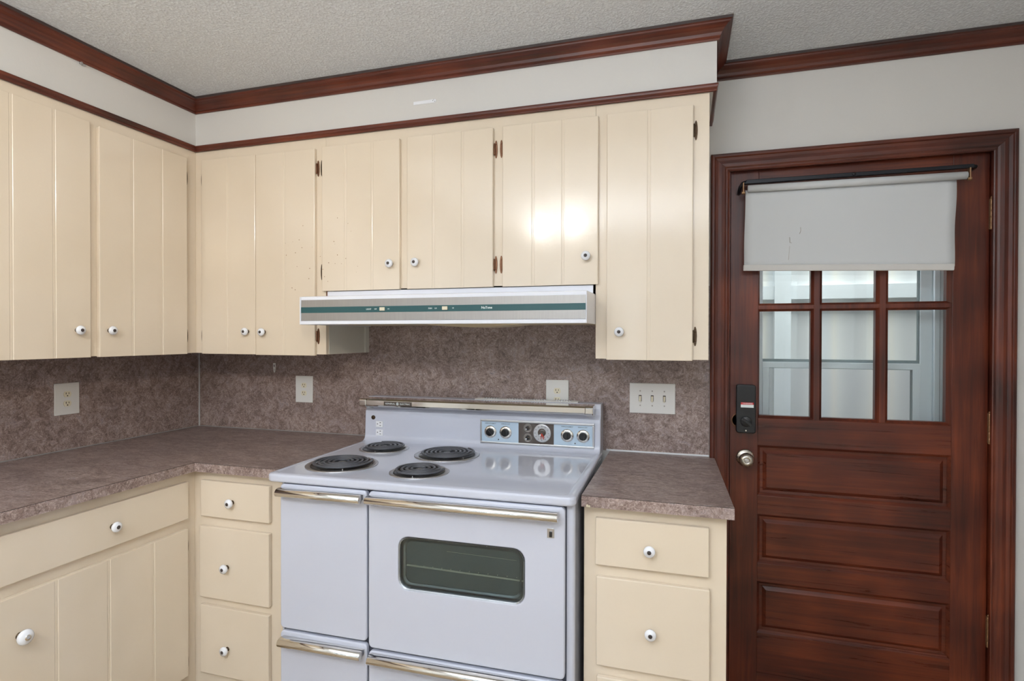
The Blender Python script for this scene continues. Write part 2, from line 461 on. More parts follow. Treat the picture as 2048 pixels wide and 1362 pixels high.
# door casing, jamb and stop
cas = [(0, 0), (0, .012), (.004, .014), (.008, .0125), (.012, .0125), (.018, .016), (.030, .0185), (.042, .0175), (.052, .0205),
       (.056, .0255), (.064, .0255), (.068, .022), (.070, .018), (.070, 0)]
def casing_run(side):
    mb = MB(); n = len(cas)
    for end in (0, 1):
        for w, d in cas:
            if side == 'l': p = (DX0-w, -d, 0) if end == 0 else (DX0-w, -d, DZ+w-.018)
            if side == 'r': p = (DX1+w-.012, -d, 0) if end == 0 else (DX1+w-.012, -d, DZ+w-.018)
            if side == 't': p = (DX0-w, -d, DZ+w-.018) if end == 0 else (DX1+w-.012, -d, DZ+w-.018)
            mb.v.append(p)
    mb.face(list(range(n))); mb.face([n+k for k in range(n)][::-1])
    for k in range(n):
        j = (k+1) % n; mb.face((k, n+k, n+j, j))
    return mb
struct(build('trim_8', casing_run('l'), 'wood_z', bevel=.0008, seg=1))
struct(build('trim_9', casing_run('r'), 'wood_z', bevel=.0008, seg=1))
struct(build('trim_10', casing_run('t'), 'wood_x', bevel=.0008, seg=1))
jm = MB().box(DX0-.001, DX0+.004, .001, .14, 0, DZ).box(DX1-.006, DX1+.001, .001, .14, 0, DZ).box(DX0, DX1, .001, .14, DZ-.006, DZ+.001)
struct(build('trim_11', jm, 'wood_z'))
struct(build('trim_12', MB().box(DX0-.0, DX0+.014, .066, .08, 0, DZ).box(DX1-.016, DX1, .066, .08, 0, DZ).box(DX0, DX1, .066, .08, DZ-.02, DZ), 'wood_z'))

# ------------------------------------------------------------------ kitchen door with six panes over three raised panels
d1 = thing('door_1', 'dark red wooden door with six panes over three raised panels', None, (3.09, .04, 0)); struct(d1)
Y0, Y1 = .020, .060
x0, x1 = DX0+.007, DX1-.009
GX0, GX1 = 2.763, 3.411
def rect_ring(mb, X0, X1, Z0, Z1, w, ya, yb):
    """four mitred bevel strips running inwards from (ya) at the outside to (yb) at the inside"""
    o = [(X0, Z0), (X1, Z0), (X1, Z1), (X0, Z1)]; i = [(X0+w, Z0+w), (X1-w, Z0+w), (X1-w, Z1-w), (X0+w, Z1-w)]
    n = len(mb.v)
    mb.v += [(p[0], ya, p[1]) for p in o] + [(p[0], yb, p[1]) for p in i]
    for k in range(4):
        j = (k+1) % 4; mb.face((n+k, n+j, n+4+j, n+4+k))
sb = MB().box(x0, GX0, Y0, Y1, .006, DZ-.008); build('stile', sb, 'door_z', d1, bevel=.0015)
sb = MB().box(GX1, x1, Y0, Y1, .006, DZ-.008); build('stile', sb, 'door_z', d1, bevel=.0015)
for za, zb in ((.006, .222), (.425, .499), (.692, .768), (.966, 1.074), (1.945, DZ-.008)):
    build('rail', MB().box(GX0, GX1, Y0+.0004, Y1, za, zb), 'door_x', d1, bevel=.0012)
for za, zb in ((.222, .425), (.499, .692), (.768, .966)):
    p = MB()
    rect_ring(p, GX0, GX1, za, zb, .009, Y0+.001, Y0+.010)          # sticking
    rect_ring(p, GX0+.009, GX1-.009, za+.009, zb-.009, .011, Y0+.012, Y0+.013)
    rect_ring(p, GX0+.020, GX1-.020, za+.020, zb-.020, .013, Y0+.0125, Y0+.003)
    n = len(p.v); a = .033
    p.v += [(GX0+a, Y0+.003, za+a), (GX1-a, Y0+.003, za+a), (GX1-a, Y0+.003, zb-a), (GX0+a, Y0+.003, zb-a)]; p.face((n, n+1, n+2, n+3))
    p.box(GX0, GX1, Y0+.02, Y1-.004, za, zb)
    build('raised_panel', p, 'door_x', d1, recalc=False)
# muntins and panes
cols = [(2.770, 2.952), (2.991, 3.172), (3.213, 3.398)]
rows = [(1.084, 1.497), (1.528, 1.94)]
mu = MB()
for c, (a, b_) in enumerate(((GX0, cols[0][0]), (cols[0][1], cols[1][0]), (cols[1][1], cols[2][0]), (cols[2][1], GX1))):
    if c in (1, 2):
        mu.prism([(a, Y0+.014), ((a+b_)/2-.010, Y0+.003), ((a+b_)/2+.010, Y0+.003), (b_, Y0+.014), (b_, Y1), (a, Y1)], 2, 1.074, 1.945)
    elif c == 0:
        mu.prism([(a, Y0+.002), (b_-.001, Y0+.014), (b_, Y1), (a, Y1)], 2, 1.074, 1.945)
    else:
        mu.prism([(a, Y0+.014), (b_, Y0+.002), (b_, Y1), (a, Y1)], 2, 1.074, 1.945)
mu.prism([(Y0+.014, 1.497), (Y0+.0035, 1.505), (Y0+.0035, 1.52), (Y0+.014, 1.528), (Y1, 1.528), (Y1, 1.497)], 0, GX0, GX1)
mu.prism([(Y0+.002, 1.074), (Y0+.014, 1.084), (Y1, 1.084), (Y1, 1.074)], 0, GX0, GX1)
mu.prism([(Y0+.014, 1.938), (Y0+.002, 1.946), (Y1, 1.946), (Y1, 1.938)], 0, GX0, GX1)
build('muntin_grid', mu, 'door_z', d1)
for a, b_ in cols:
    for c, d in rows:
        build('pane', MB().box(a-.003, b_+.003, .044, .047, c-.003, d+.003), 'glass', d1)
# hinges in the gap
for z in (1.832, 1.071, .347):
    h = MB()
    for k in range(5):
        h.lathe([(.0062, 0), (.0066, .001), (.0066, .0205), (.0062, .0215)], (3.5215, .006, z-.054+k*.0218), (0, 0, 1), 12)
    h.lathe([(.004, 0), (.005, .004), (.002, .008)], (3.5215, .006, z+.055), (0, 0, 1), 10)
    h.box(3.5185, 3.5215, .006, .0195, z-.052, z+.054)
    build('hinge', h, 'brass', d1)
# keypad deadbolt body
lk = MB().prism(xz(rrect(2.681, 2.753, 1.016, 1.207, .010)), 1, -.008, Y0-.0005)
lock = build('deadbolt', lk, 'blackp', d1, bevel=.004, seg=3)
lock['label'] = 'black deadbolt housing'
st = MB().box(2.6975, 2.7445, -.0092, -.0081, 1.1175, 1.1375); st.mi = 1; st.box(2.6975, 2.7445, -.0094, -.0081, 1.129, 1.1375)
stk = build('warning_sticker', st, ['whitep', 'red'], lock)
tt = MB().lathe([(.021, 0), (.021, .003), (.018, .005), (.0, .005)], (2.7175, -.008, 1.062), (0, -1, 0), 28)
a = math.radians(-38)
for s in (0,):
    n0 = len(tt.v); tt.box(-.022, .022, -.028, -.012, -.0055, .0055)
    for i in range(n0, len(tt.v)):
        x, y, z = tt.v[i]; tt.v[i] = (2.7175+x*math.cos(a)-z*math.sin(a), y, 1.062+x*math.sin(a)+z*math.cos(a))
build('thumb_turn', tt, 'blackp', lock, bevel=.002)
build('screw', MB().lathe([(.0036, 0), (.0036, .0008), (.002, .0016)], (2.717, -.008, 1.026), (0, -1, 0), 12), 'chrome', lock)
ring = MB().lathe([(.030, 0), (.030, .0015), (.024, .0015), (.024, 0)], (2.693, Y0, 1.062), (0, -1, 0), 32)
build('bolt_ring', ring, 'hinge', lock)
text_part('sticker_print', '! WARNING', .0072, (2.721, -.0097, 1.1333), 'whitep', lock)
# door knob
kn = MB().lathe([(.034, 0), (.034, .003), (.030, .008), (.018, .010), (.0125, .014), (.012, .026), (.019, .031), (.0265, .040),
                 (.0285, .050), (.026, .060), (.018, .067), (.010, .0695), (.009, .068)], (2.717, Y0-.0005, .915), (0, -1, 0), 40)
dk = build('door_knob', kn, 'nickel', d1)
build('turn_button', MB().lathe([(.0085, 0), (.0085, .002), (.007, .0035)], (2.717, Y0-.0678, .915), (0, -1, 0), 24), 'chrome_dull', dk)
build('button_slot', MB().box(2.7115, 2.7225, Y0-.0735, Y0-.071, .9135, .9165), 'nickel', dk)

# roller shade
shd = thing('roller_shade', 'worn off-white roller shade pulled halfway down the wooden door', 'window shade', (3.06, -.03, 1.64))
def tz(x, zl, zr): return zl+(zr-zl)*(x-2.71)/(3.40-2.71)
rl = MB().tube([(2.716, -.040, 1.9685), (3.428, -.040, 1.9635)], .0135, 20)
build('roller', rl, 'shade', shd)
nx, nz = 24, 14; pts = []
for j in range(nz):
    for i in range(nx):
        u = i/(nx-1); v = j/(nz-1)
        X = 2.7085+.001*math.sin(v*7)-.004*v + u*(.6935+.001*math.sin(v*9))
        Z = (1.966-.003*u)*(1-v) + (1.668-.020*u)*v
        pts.append((X, -.0275+.0025*math.sin(v*PI)*math.sin(u*PI*3)*.8, Z))
cl = MB().quadgrid(pts, nx, nz); build('shade_cloth', cl, 'shade', shd, recalc=False).modifiers.new('s', 'SOLIDIFY').thickness = .0008
hm = MB()
def hq(x, z): return (x, z-.030*0 - .020*(x-2.70)/.69)
hm.prism([(p[1], p[0]) for p in [hq(2.7015, 1.653), hq(3.3965, 1.653), hq(3.3985, 1.677), hq(2.7025, 1.677)]], 1, -.0325, -.0245)
build('hem', hm, 'shade2', shd, bevel=.003)
# small tear in the cloth
for pts_, r_ in (([(2.903, -.0305, 1.812), (2.904, -.0305, 1.800), (2.9, -.0305, 1.788)], .0009), ([(2.866, -.0305, 1.776), (2.867, -.0305, 1.756), (2.873, -.0305, 1.754)], .0011), ([(2.866, -.0305, 1.742), (2.862, -.0305, 1.69)], .0005)):
    build('tear', MB().tube(pts_, r_, 5), 'grey', shd)
bb = MB()
bb.prism([(1.9895, 2.705), (1.9905, 3.452), (2.0045, 3.452), (2.0065, 2.712)], 1, -.034, -.020)
bb.tube([(2.712, -.027, 1.998), (2.698, -.026, 1.994), (2.691, -.022, 1.982), (2.689, -.012, 1.972), (2.688, .016, 1.966)], .007, 10)
bb.tube([(3.448, -.027, 1.997), (3.460, -.022, 1.997), (3.463, -.008, 1.997), (3.463, .018, 1.997)], .0068, 10)
bb.lathe([(.007, 0), (.006, .003), (.003, .005)], (3.08, -.034, 1.9985), (0, -1, 0), 16)
build('bracket_bar', bb, 'blackm', shd, bevel=.002)
for (X, zz) in ((2.700, 1.967), (3.436, 1.963)):
    c = MB().box(X-.002, X+.002, -.048, -.026, zz-.016, zz+.026); c.lathe([(.006, -.006), (.006, .006)], (X, -.040, zz-.012), (1, 0, 0), 14)
    build('end_clip', c, 'brass', shd, bevel=.0008)

# storm door and porch beyond
d2 = thing('door_2', 'white aluminium storm door seen through the panes', None, (3.09, .19, 0)); struct(d2)
SY0, SY1 = .165, .19
s = MB().box(2.66, 2.797, SY0, SY1, 0, 2.06).box(3.362, 3.40, SY0, SY1, 0, 2.06).box(2.797, 3.362, SY0, SY1, 1.93, 2.06).box(2.797, 3.362, SY0, SY1, 0, .35)
s.box(3.405, 3.60, SY0-.012, SY1, 0, 2.06).box(3.40, 3.405, SY0+.006, SY1, 0, 2.06)
build('frame', s, 'storm', d2, bevel=.0015)
s = MB().box(2.797, 3.362, SY0-.003, SY1, 1.268, 1.292)
build('meeting_rail', s, 'storm', d2, bevel=.001)
s = MB().box(2.797, 3.362, SY0+.006, SY1-.002, 1.292, 1.304).box(3.357, 3.3625, SY0+.006, SY1-.002, 1.3, 1.93)
build('glazing_bead', s, 'stormd', d2)
s = MB().box(2.797, 2.822, SY0-.004, SY1, .35, 1.268).box(3.337, 3.362, SY0-.004, SY1, .35, 1.268)
s.box(2.797, 3.362, SY0-.004, SY1, .35, .38)
build('screen_frame', s, 'storm', d2, bevel=.001)
s = MB().box(2.822, 2.8235, SY0-.001, SY1-.004, .38, 1.268).box(3.3355, 3.337, SY0-.001, SY1-.004, .38, 1.268).box(2.822, 3.337, SY0-.001, SY1-.004, 1.2665, 1.268)
s.box(3.422, 3.4235, SY0-.0128, SY0-.011, .0, 2.06).box(3.440, 3.441, SY0-.0128, SY0-.011, 0, 2.06)
build('seal', s, 'stormd', d2)
build('screen', MB().box(2.822, 3.337, SY0+.008, SY0+.009, .38, 1.268), 'screenm', d2)
build('glass_insert', MB().box(2.797, 3.362, SY0+.010, SY0+.013, 1.304, 1.93), 'glass', d2)
struct(build('porch_wall', MB().box(1.2, 6.5, 1.35, 1.42, -.2, 3.2), 'siding'))
struct(build('porch_deck', MB().box(1.2, 6.5, .15, 1.35, -.2, -.05), 'deck'))
pt = MB().box(3.0, 3.09, 1.28, 1.35, 0, 3.2).box(4.1, 4.19, 1.28, 1.35, 0, 3.2).box(1.2, 6.5, 1.30, 1.35, 1.62, 1.70)
struct(build('porch_post', pt, 'storm'))

# ------------------------------------------------------------------ backsplash
bs = thing('backsplash', 'mottled taupe laminate backsplash along the back wall', 'backsplash', (1.29, -.003, .914))
build('sheet', MB().box(.003, 2.580, -.004, -.0005, .9145, 1.60), 'lam', bs)
build('corner_strip', MB().box(.0035, .010, -.010, -.0042, .9145, 1.315), 'caulk', bs, bevel=.002)
build('base_strip', MB().box(.010, 1.10, -.0075, -.0042, .9145, .9185), 'strip', bs)
build('base_strip', MB().box(2.17, 2.580, -.0085, -.0042, .9145, .9205), 'stripw', bs)
bs = thing('backsplash', 'mottled taupe laminate backsplash along the left wall', 'backsplash', (.003, -1.2, .914))
build('sheet', MB().box(.0005, .004, -2.3, -.0045, .9145, 1.315), 'lam', bs)
build('base_strip', MB().box(.0042, .0075, -2.3, -.012, .9145, .9185), 'strip', bs)

# ------------------------------------------------------------------ cabinet parts
def groove_profile(w, lines, t=.016):
    """plan outline of a planked door: u along the width, d = height off the frame"""
    p = [(0, 0), (0, t-.003), (.001, t-.001), (.003, t)]
    for l in lines:
        p += [(l-.0062, t), (l-.0048, t-.0015), (l-.0012, t-.0015), (l, t-.0008), (l+.0012, t-.0015), (l+.0048, t-.0015), (l+.0062, t)]
    p += [(w-.003, t), (w-.001, t-.001), (w, t-.003), (w, 0)]
    return p
def door_mb(side, a, b_, z0, z1, lines, t=.016):
    """side 'b': on the back run (a..b in x); side 'l': on the left run (a..b in y)"""
    mb = MB()
    if side == 'b':
        pr = [(a+u, side_y-d) for u, d in groove_profile(b_-a, [l-a for l in lines], t)]
    else:
        pr = [(side_x+d, a+u) for u, d in groove_profile(b_-a, [l-a for l in lines], t)]
    mb.prism(pr, 2, z0, z1)
    return mb
side_y, side_x = FY-.0005, FX+.0005
KP = [(.0085, 0), (.0085, .0015), (.0055, .003), (.0055, .009), (.010, .0105), (.0155, .0145), (.0172, .019), (.0160, .0235), (.0115, .0265), (.0062, .0275), (.0060, .0283), (.003, .0287)]
KM = [2, 2, 2, 0, 0, 0, 0, 0, 0, 1, 1]
def knob(parent, c, ax, metal=False, s=1.0):
    mb = MB().lathe([(r*s, h*s) for r, h in KP], c, ax, 24, KM)
    return build('knob', mb, ['porc', 'chrome' if metal else 'brown', 'hinged'], parent)
def hinge(parent, side, edge, sgn, z, mat='hinge'):
    """leaf on the frame beside a door edge; sgn = direction from the door edge to the stile"""
    mb = MB(); n = 14; pts = []
    for i in range(n):
        t = 2*PI*i/n; pts.append((edge+sgn*(.0085+.0058*math.cos(t)), z+.0345*math.sin(t)))
    if side == 'b':
        mb.prism([(q[1], q[0]) for q in pts], 1, side_y-.0025, side_y)
        mb.lathe([(.0032, -.022), (.0036, -.020), (.0036, .020), (.0032, .022)], (edge+sgn*.0025, side_y-.0045, z), (0, 0, 1), 8)
        mb.lathe([(.002, 0), (.0015, .0012)], (edge+sgn*.009, side_y-.0025, z+.018), (0, -1, 0), 8)
        mb.lathe([(.002, 0), (.0015, .0012)], (edge+sgn*.009, side_y-.0025, z-.018), (0, -1, 0), 8)
    else:
        mb.prism(pts, 0, side_x, side_x+.0025)
        mb.lathe([(.0032, -.022), (.0036, -.020), (.0036, .020), (.0032, .022)], (side_x+.0045, edge+sgn*.0025, z), (0, 0, 1), 8)
    return build('hinge', mb, mat, parent)

def wall_door(cab, side, a, b_, z0, z1, lines, knob_at, hedge, hz, hmat='hinge'):
    d = build('door', door_mb(side, a, b_, z0, z1, lines), 'cream', cab, bevel=.0012)
    if knob_at:
        u, z = knob_at
        if side == 'b': knob(d, (u, side_y-.0158, z), (0, -1, 0))
        else: knob(d, (side_x+.0158, u, z), (1, 0, 0))
    if hedge:
        e, sg = hedge
        for z in hz: hinge(cab, side, e, sg, z, hmat)
    return d

Z0, Z1, ZM = 1.314, 2.195, 1.586
# left run
cab = thing('wall_cabinet', 'cream wall cabinet with plank doors along the left wall', 'cabinet', (.163, -1.07, 1.316))
build('carcass', MB().box(.0005, FX, -1.80, FY-.0002, 1.317, 2.2395), 'cream', cab, bevel=.001)
wall_door(cab, 'l', -.794, -.394, Z0, Z1, [-.658, -.524], (-.756, 1.416), (-.394, 1), (2.108, 1.396), 'hinged')
wall_door(cab, 'l', -1.222, -.826, Z0, 2.200, [-1.089, -.955], (-.878, 1.416), (-1.222, -1), (2.108, 1.396), 'hinged')
wall_door(cab, 'l', -1.66, -1.262, Z0, 2.200, [-1.527, -1.393], (-1.31, 1.416), (-1.66, -1), (2.108, 1.396), 'hinged')
# back run, left pair
cab = thing('wall_cabinet', 'cream double-door wall cabinet in the corner left of the hood', 'cabinet', (.67, -.166, 1.316))
cb = MB().box(.0005, 1.0232, FY, -.0045, 1.317, 2.2395)
build('carcass', cb, 'cream', cab, bevel=.001)
sp = MB().box(1.0233, 1.0245, FY+.020, -.030, 1.3175, 1.4405); sp.box(1.0233, 1.033, -.034, -.0045, 1.3175, 1.4405)
build('side_panel', sp, 'side', cab)
wall_door(cab, 'b', .374, .6715, Z0, Z1, [.524], (.630, 1.415), (.374, -1), (2.110, 1.396), 'hinged')
wall_door(cab, 'b', .6735, .978, Z0-.002, Z1-.003, [.826], (.719, 1.413), (.978, 1), (2.110, 1.395), 'hinge')
# over the hood
cab = thing('wall_cabinet', 'short cream three-door wall cabinet above the range hood', 'cabinet', (1.6, -.166, 1.59))
build('carcass', MB().box(1.0236, 2.1705, FY, -.0045, 1.5905, 2.2395), 'cream', cab, bevel=.001)
wall_door(cab, 'b', 1.0135, 1.379, ZM, 2.195, [1.129, 1.254], (1.342, 1.690), (1.0135, -1), (1.668,), 'hinged')
hinge(cab, 'b', 1.0135, -1, 2.110, 'hinged')
wall_door(cab, 'b', 1.4125, 1.778, ZM, 2.196, [1.530, 1.653], (1.456, 1.691), (1.778, 1), (2.116, 1.672), 'hinge')
wall_door(cab, 'b', 1.8165, 2.182, ZM, 2.197, [1.938, 2.052], (2.140, 1.689), (1.8165, -1), (2.116, 1.672), 'hinge')
# right single
cab = thing('wall_cabinet', 'cream single-door wall cabinet next to the wooden door', 'cabinet', (2.367, -.166, 1.316))
build('carcass', MB().box(2.1712, 2.563, FY, -.0045, 1.315, 2.2395), 'cream', cab, bevel=.001)
wall_door(cab, 'b', 2.2125, 2.510, Z0-.002, 2.198, [2.361], (2.260, 1.413), (2.510, 1), (2.113, 1.397), 'hinged')

# ------------------------------------------------------------------ base cabinets
BX, BY = .660, -.660
side_y, side_x = BY-.0005, BX+.0005
def drawer_b(cab, a, b_, z0, z1, kc):
    d = build('drawer', MB().box(a, b_, BY-.018, BY-.0005, z0, z1), 'cream', cab, bevel=.003, seg=3)
    knob(d, (kc[0], BY-.0178, kc[1]), (0, -1, 0))
cab = thing('base_cabinet', 'cream base cabinet with wide drawer and plank door along the left wall', 'cabinet', (.33, -1.23, 0))
build('carcass', MB().box(.0045, BX, -1.80, BY-.0002, .046, .8785).box(.0045, BX-.07, -1.80, BY-.0002, 0.001, .046), 'cream', cab, bevel=.001)
d = build('drawer', MB().box(BX+.0005, BX+.018, -1.335, -.706, .698, .840), 'cream', cab, bevel=.003, seg=3)
knob(d, (BX+.0178, -1.006, .766), (1, 0, 0))
d = build('door', door_mb('l', -1.335, -.708, .100, .660, [-1.180, -1.018, -.856], .018), 'cream', cab, bevel=.0015)
knob(d, (BX+.0178, -1.279, .543), (1, 0, 0), metal=True, s=1.25)
hinge(cab, 'l', -.708, 1, .590, 'hinge'); hinge(cab, 'l', -.708, 1, .143, 'hinge')
d = build('door', door_mb('l', -1.78, -1.375, .100, .660, [-1.64, -1.51], .018), 'cream', cab, bevel=.0015)
d = build('drawer', MB().box(BX+.0005, BX+.018, -1.78, -1.375, .698, .840), 'cream', cab, bevel=.003, seg=3)

cab = thing('base_cabinet', 'cream three-drawer base cabinet left of the stove', 'cabinet', (.87, -.33, 0))
build('carcass', MB().box(.0045, 1.078, BY, -.0045, .046, .8785).box(.0045, 1.078, BY+.07, -.0045, .001, .046), 'cream', cab, bevel=.001)
drawer_b(cab, .705, 1.022, .704, .842, (.856, .768))
drawer_b(cab, .699, 1.021, .392, .666, (.832, .520))
drawer_b(cab, .701, 1.019, .100, .362, (.832, .210))
cab = thing('base_cabinet', 'cream three-drawer base cabinet between stove and wooden door', 'cabinet', (2.39, -.33, 0))
build('carcass', MB().box(2.1865, 2.602, BY, -.028, .046, .8785).box(2.1865, 2.602, BY+.07, -.028, .001, .046), 'cream', cab, bevel=.001)
drawer_b(cab, 2.224, 2.553, .698, .842, (2.386, .762))
drawer_b(cab, 2.227, 2.556, .390, .662, (2.390, .516))
drawer_b(cab, 2.229, 2.556, .100, .355, (2.392, .225))

# countertops
ct = thing('countertop', 'mottled taupe L-shaped countertop in the corner left of the stove', 'countertop', (.54, -.7, .879))
build('slab', MB().prism([(.0045, -1.82), (.6985, -1.82), (.6985, -.6985), (1.079, -.6985), (1.079, -.0045), (.0045, -.0045)], 2, .8795, .914), 'lam_top', ct, bevel=.0006, seg=1)
e = MB().box(.6985, .700, -1.82, -.700, .8793, .9118).box(.6985, 1.079, -.700, -.6985, .8793, .9118)
build('edge_band', e, 'lam_edge', ct)
e = MB().box(.6985, .6998, -1.82, -.6998, .9119, .9132).box(.6985, 1.079, -.6998, -.6985, .9119, .9132)
build('seam', e, 'seam', ct)
ct = thing('countertop', 'small mottled taupe countertop between stove and wooden door', 'countertop', (2.39, -.36, .879))
build('slab', MB().prism([(2.1845, -.6985), (2.619, -.6985), (2.600, -.028), (2.5795, -.028), (2.5795, -.0045), (2.1845, -.0045)], 2, .8795, .914), 'lam_top', ct, bevel=.0006, seg=1)
build('edge_band', MB().box(2.1845, 2.6195, -.700, -.6985, .8793, .9118), 'lam_edge', ct)
build('seam', MB().box(2.1845, 2.6192, -.6998, -.6985, .9119, .9132), 'seam', ct)
build('chip', MB().prism([(.8794, 2.199), (.8794, 2.212), (.886, 2.211), (.884, 2.207), (.8875, 2.203), (.885, 2.199)], 1, -.7004, -.7), 'bare', ct)

nl = MB().tube([(2.478, -.100, .9160), (2.490, -.100, .9160)], .0011, 8).lathe([(.0025, 0), (.0025, .0008)], (2.4905, -.100, .9165), (1, 0, 0), 10)
tag(build('nail', nl, 'nickel'), 'tiny loose nail lying on the small right countertop near the backsplash', 'nail')
# ------------------------------------------------------------------ outlets and switches
def plate(name, label, cat, c, w, h, side):
    """c = centre (u, z); side 'b' back wall, 'l' left wall"""
    y = -.0045
    if side == 'b':
        t = thing(name, label, cat, (c[0], y, c[1]-h/2)); 
        mb = MB().box(c[0]-w/2, c[0]+w/2, y-.0055, y, c[1]-h/2, c[1]+h/2)
    else:
        t = thing(name, label, cat, (-y, c[0], c[1]-h/2))
        mb = MB().box(-y, -y+.0055, c[0]-w/2, c[0]+w/2, c[1]-h/2, c[1]+h/2)
    build('cover_plate', mb, 'ivory', t, bevel=.0025, seg=3)
    return t
def receptacle(t, c, side, s=.9):
    def pr(pts2, d0, d1, mat, nm, par):
        mb = MB(); y = -.0045
        if side == 'b': mb.prism([(z, x) for x, z in pts2], 1, y-.0055-d1, y-.0055-d0)
        else: mb.prism([(x, z) for x, z in pts2], 0, -y+.0055+d0, -y+.0055+d1)
        return build(nm, mb, mat, par)
    out = []
    for i in range(28):
        a = 2*PI*i/28; x = .0172*s*math.cos(a); z = max(-.0135*s, min(.0135*s, .0172*s*math.sin(a))); out.append((c[0]+x, c[1]+z))
    r = pr(out, 0, .0016, 'ivory2', 'receptacle', t)
    def bx(u, z, w, h): return [(c[0]+u-w/2, c[1]+z-h/2), (c[0]+u+w/2, c[1]+z-h/2), (c[0]+u+w/2, c[1]+z+h/2), (c[0]+u-w/2, c[1]+z+h/2)]
    pr(bx(-.0064*s, .004*s, .0024, .0085*s), .0012, .0019, 'slot', 'slot', r)
    pr(bx(.0064*s, .004*s, .0022, .0072*s), .0012, .0019, 'slot', 'slot', r)
    hole = [(c[0]+.0026*math.cos(2*PI*i/10), c[1]-.0072*s+.0026*math.sin(2*PI*i/10)) for i in range(10)]
    pr(hole, .0012, .0019, 'slot', 'slot', r)
def outlet(label, c, side, w=.100, h=.133):
    t = plate('electrical_outlet', label, 'outlet', c, w, h, side)
    receptacle(t, (c[0], c[1]+.0195), side); receptacle(t, (c[0], c[1]-.0195), side)
    return t
outlet('white duplex outlet plate on the left wall backsplash', (-.683, 1.131), 'l')
outlet('white duplex outlet plate on the back wall left of the stove', (.6675, 1.130), 'b')
outlet('white duplex outlet plate partly hidden behind the stove backguard', (1.958, 1.141), 'b')
sw = plate('light_switch', 'wide white triple toggle switch plate next to the wooden door', 'light switch', (2.3575, 1.141), .183, .125, 'b')
for x in (2.309, 2.3575, 2.406):
    b0 = build('toggle_slot', MB().box(x-.0055, x+.0055, -.0106, -.0098, 1.129, 1.154), 'slot', sw)
    tg = MB().prism([(-.0101, 1.133), (-.0215, 1.127), (-.0225, 1.133), (-.0101, 1.151)], 0, x-.0040, x+.0040)
    build('toggle', tg, 'ivory2', sw, bevel=.0008)
    for z in (1.141+.030, 1.141-.030):
        build('screw', MB().lathe([(.0030, 0), (.0030, .0006), (.002, .0010)], (x, -.0099, z), (0, -1, 0), 10), 'grey', sw)
# adhesive hook left behind on the backsplash
hk = MB(); pts = [(.488-.0065, 1.257), (.488+.0065, 1.257), (.488+.0068, 1.232), (.488+.0045, 1.216), (.488, 1.208), (.488-.0045, 1.216), (.488-.0068, 1.232)]
hk.prism(xz(pts), 1, -.0085, -.0042); hk.mi = 1; hk.box(.4865, .4905, -.0092, -.0080, 1.238, 1.250).box(.487, .489, -.0092, -.008, 1.220, 1.226)
tag(build('adhesive_hook', hk, ['ivory', 'slot'], bevel=.0012), 'small clear adhesive hook under the corner wall cabinet', 'hook')
# strip of old tape on the soffit and a screw left in the left soffit
tp = MB(); tp.prism([(2.3275, 1.435), (2.328, 1.528), (2.331, 1.534), (2.338, 1.534), (2.341, 1.528), (2.340, 1.435)], 1, FY-.0018, FY-.0003)
tp.mi = 1; tp.lathe([(.0015, 0), (.001, .001)], (1.520, FY-.0018, 2.336), (0, -1, 0), 8).lathe([(.0015, 0), (.001, .001)], (1.528, FY-.0018, 2.332), (0, -1, 0), 8).lathe([(.0012, 0), (.001, .001)], (1.524, FY-.0018, 2.340), (0, -1, 0), 8)
tag(build('tape_strip', tp, ['porc', 'slot']), 'short white strip stuck to the soffit above the hood cabinet', 'tape')
sc_ = MB().lathe([(.003, 0), (.003, .006), (.006, .007), (.0045, .010)], (FX+.0003, -.852, 2.4095), (1, 0, 0), 12); sc_.box(FX+.002, FX+.012, -.848, -.838, 2.4035, 2.4075)
tag(build('screw', sc_, 'chrome_dull'), 'small metal screw left in the left soffit just below the crown moulding', 'screw')

# ------------------------------------------------------------------ range hood
hd = thing('range_hood', 'white under-cabinet range hood with brushed strips and teal band', 'range hood', (1.6, -.26, 1.442))
HX0, HX1, HY, HZ0 = 1.041, 2.1695, -.520, 1.442
def ht(x): return 1.5455+(x-HX0)/(HX1-HX0)*.0055
sh = MB()
# shell: sloping box open towards the underside
sh.prism([(HY, HZ0), (HY, 1.549), (HY+.010, 1.5515), (FY-.007, 1.5515), (-.006, 1.5515), (-.006, HZ0+.012), (HY+.02, HZ0+.012), (HY+.02, HZ0)], 0, HX0, HX1)
build('shell', sh, 'hoodw', hd, bevel=.0015)
up_ = MB().box(1.034, 2.163, FY-.006, FY-.0006, 1.5475, 1.5845)
build('filler_panel', up_, 'hoodw', hd, bevel=.001)
for a, b_ in ((HX0-.003, HX0+.0015), (HX1-.0015, HX1+.0008)):
    build('end_panel', MB().box(a, b_, HY-.004, -.006, HZ0-.001, 1.549), 'hoodw', hd, bevel=.0008)
build('wood_filler', MB().prism([(1.0275, FY-.004), (1.0335, FY-.004), (1.0335, FY-.0005), (1.0275, FY-.0005)], 2, 1.545, 1.5855), 'hinge', hd)
al = MB().box(HX0+.003, HX1-.003, HY-.0022, HY-.0002, 1.4555, 1.5365)
build('metal_strip', al, 'alu', hd, bevel=.0006)
build('teal_band', MB().box(HX0+.003, HX1-.003, HY-.0032, HY-.002, 1.4860, 1.5085), 'teal', hd)
lip = MB().box(HX0+.001, HX1-.001, HY-.005, HY, HZ0-.001, 1.4545); build('front_lip', lip, 'hoodw', hd, bevel=.0018)
un = MB().box(HX0+.002, HX1-.002, HY+.02, -.012, HZ0+.002, HZ0+.0115)
build('underside', un, 'hoodu', hd)
ln = MB(); ax_, n = [], 20
prof = [(1.50+i*.40/n, HZ0+.002-.012*math.sin(PI*i/n)**.8) for i in range(n+1)]
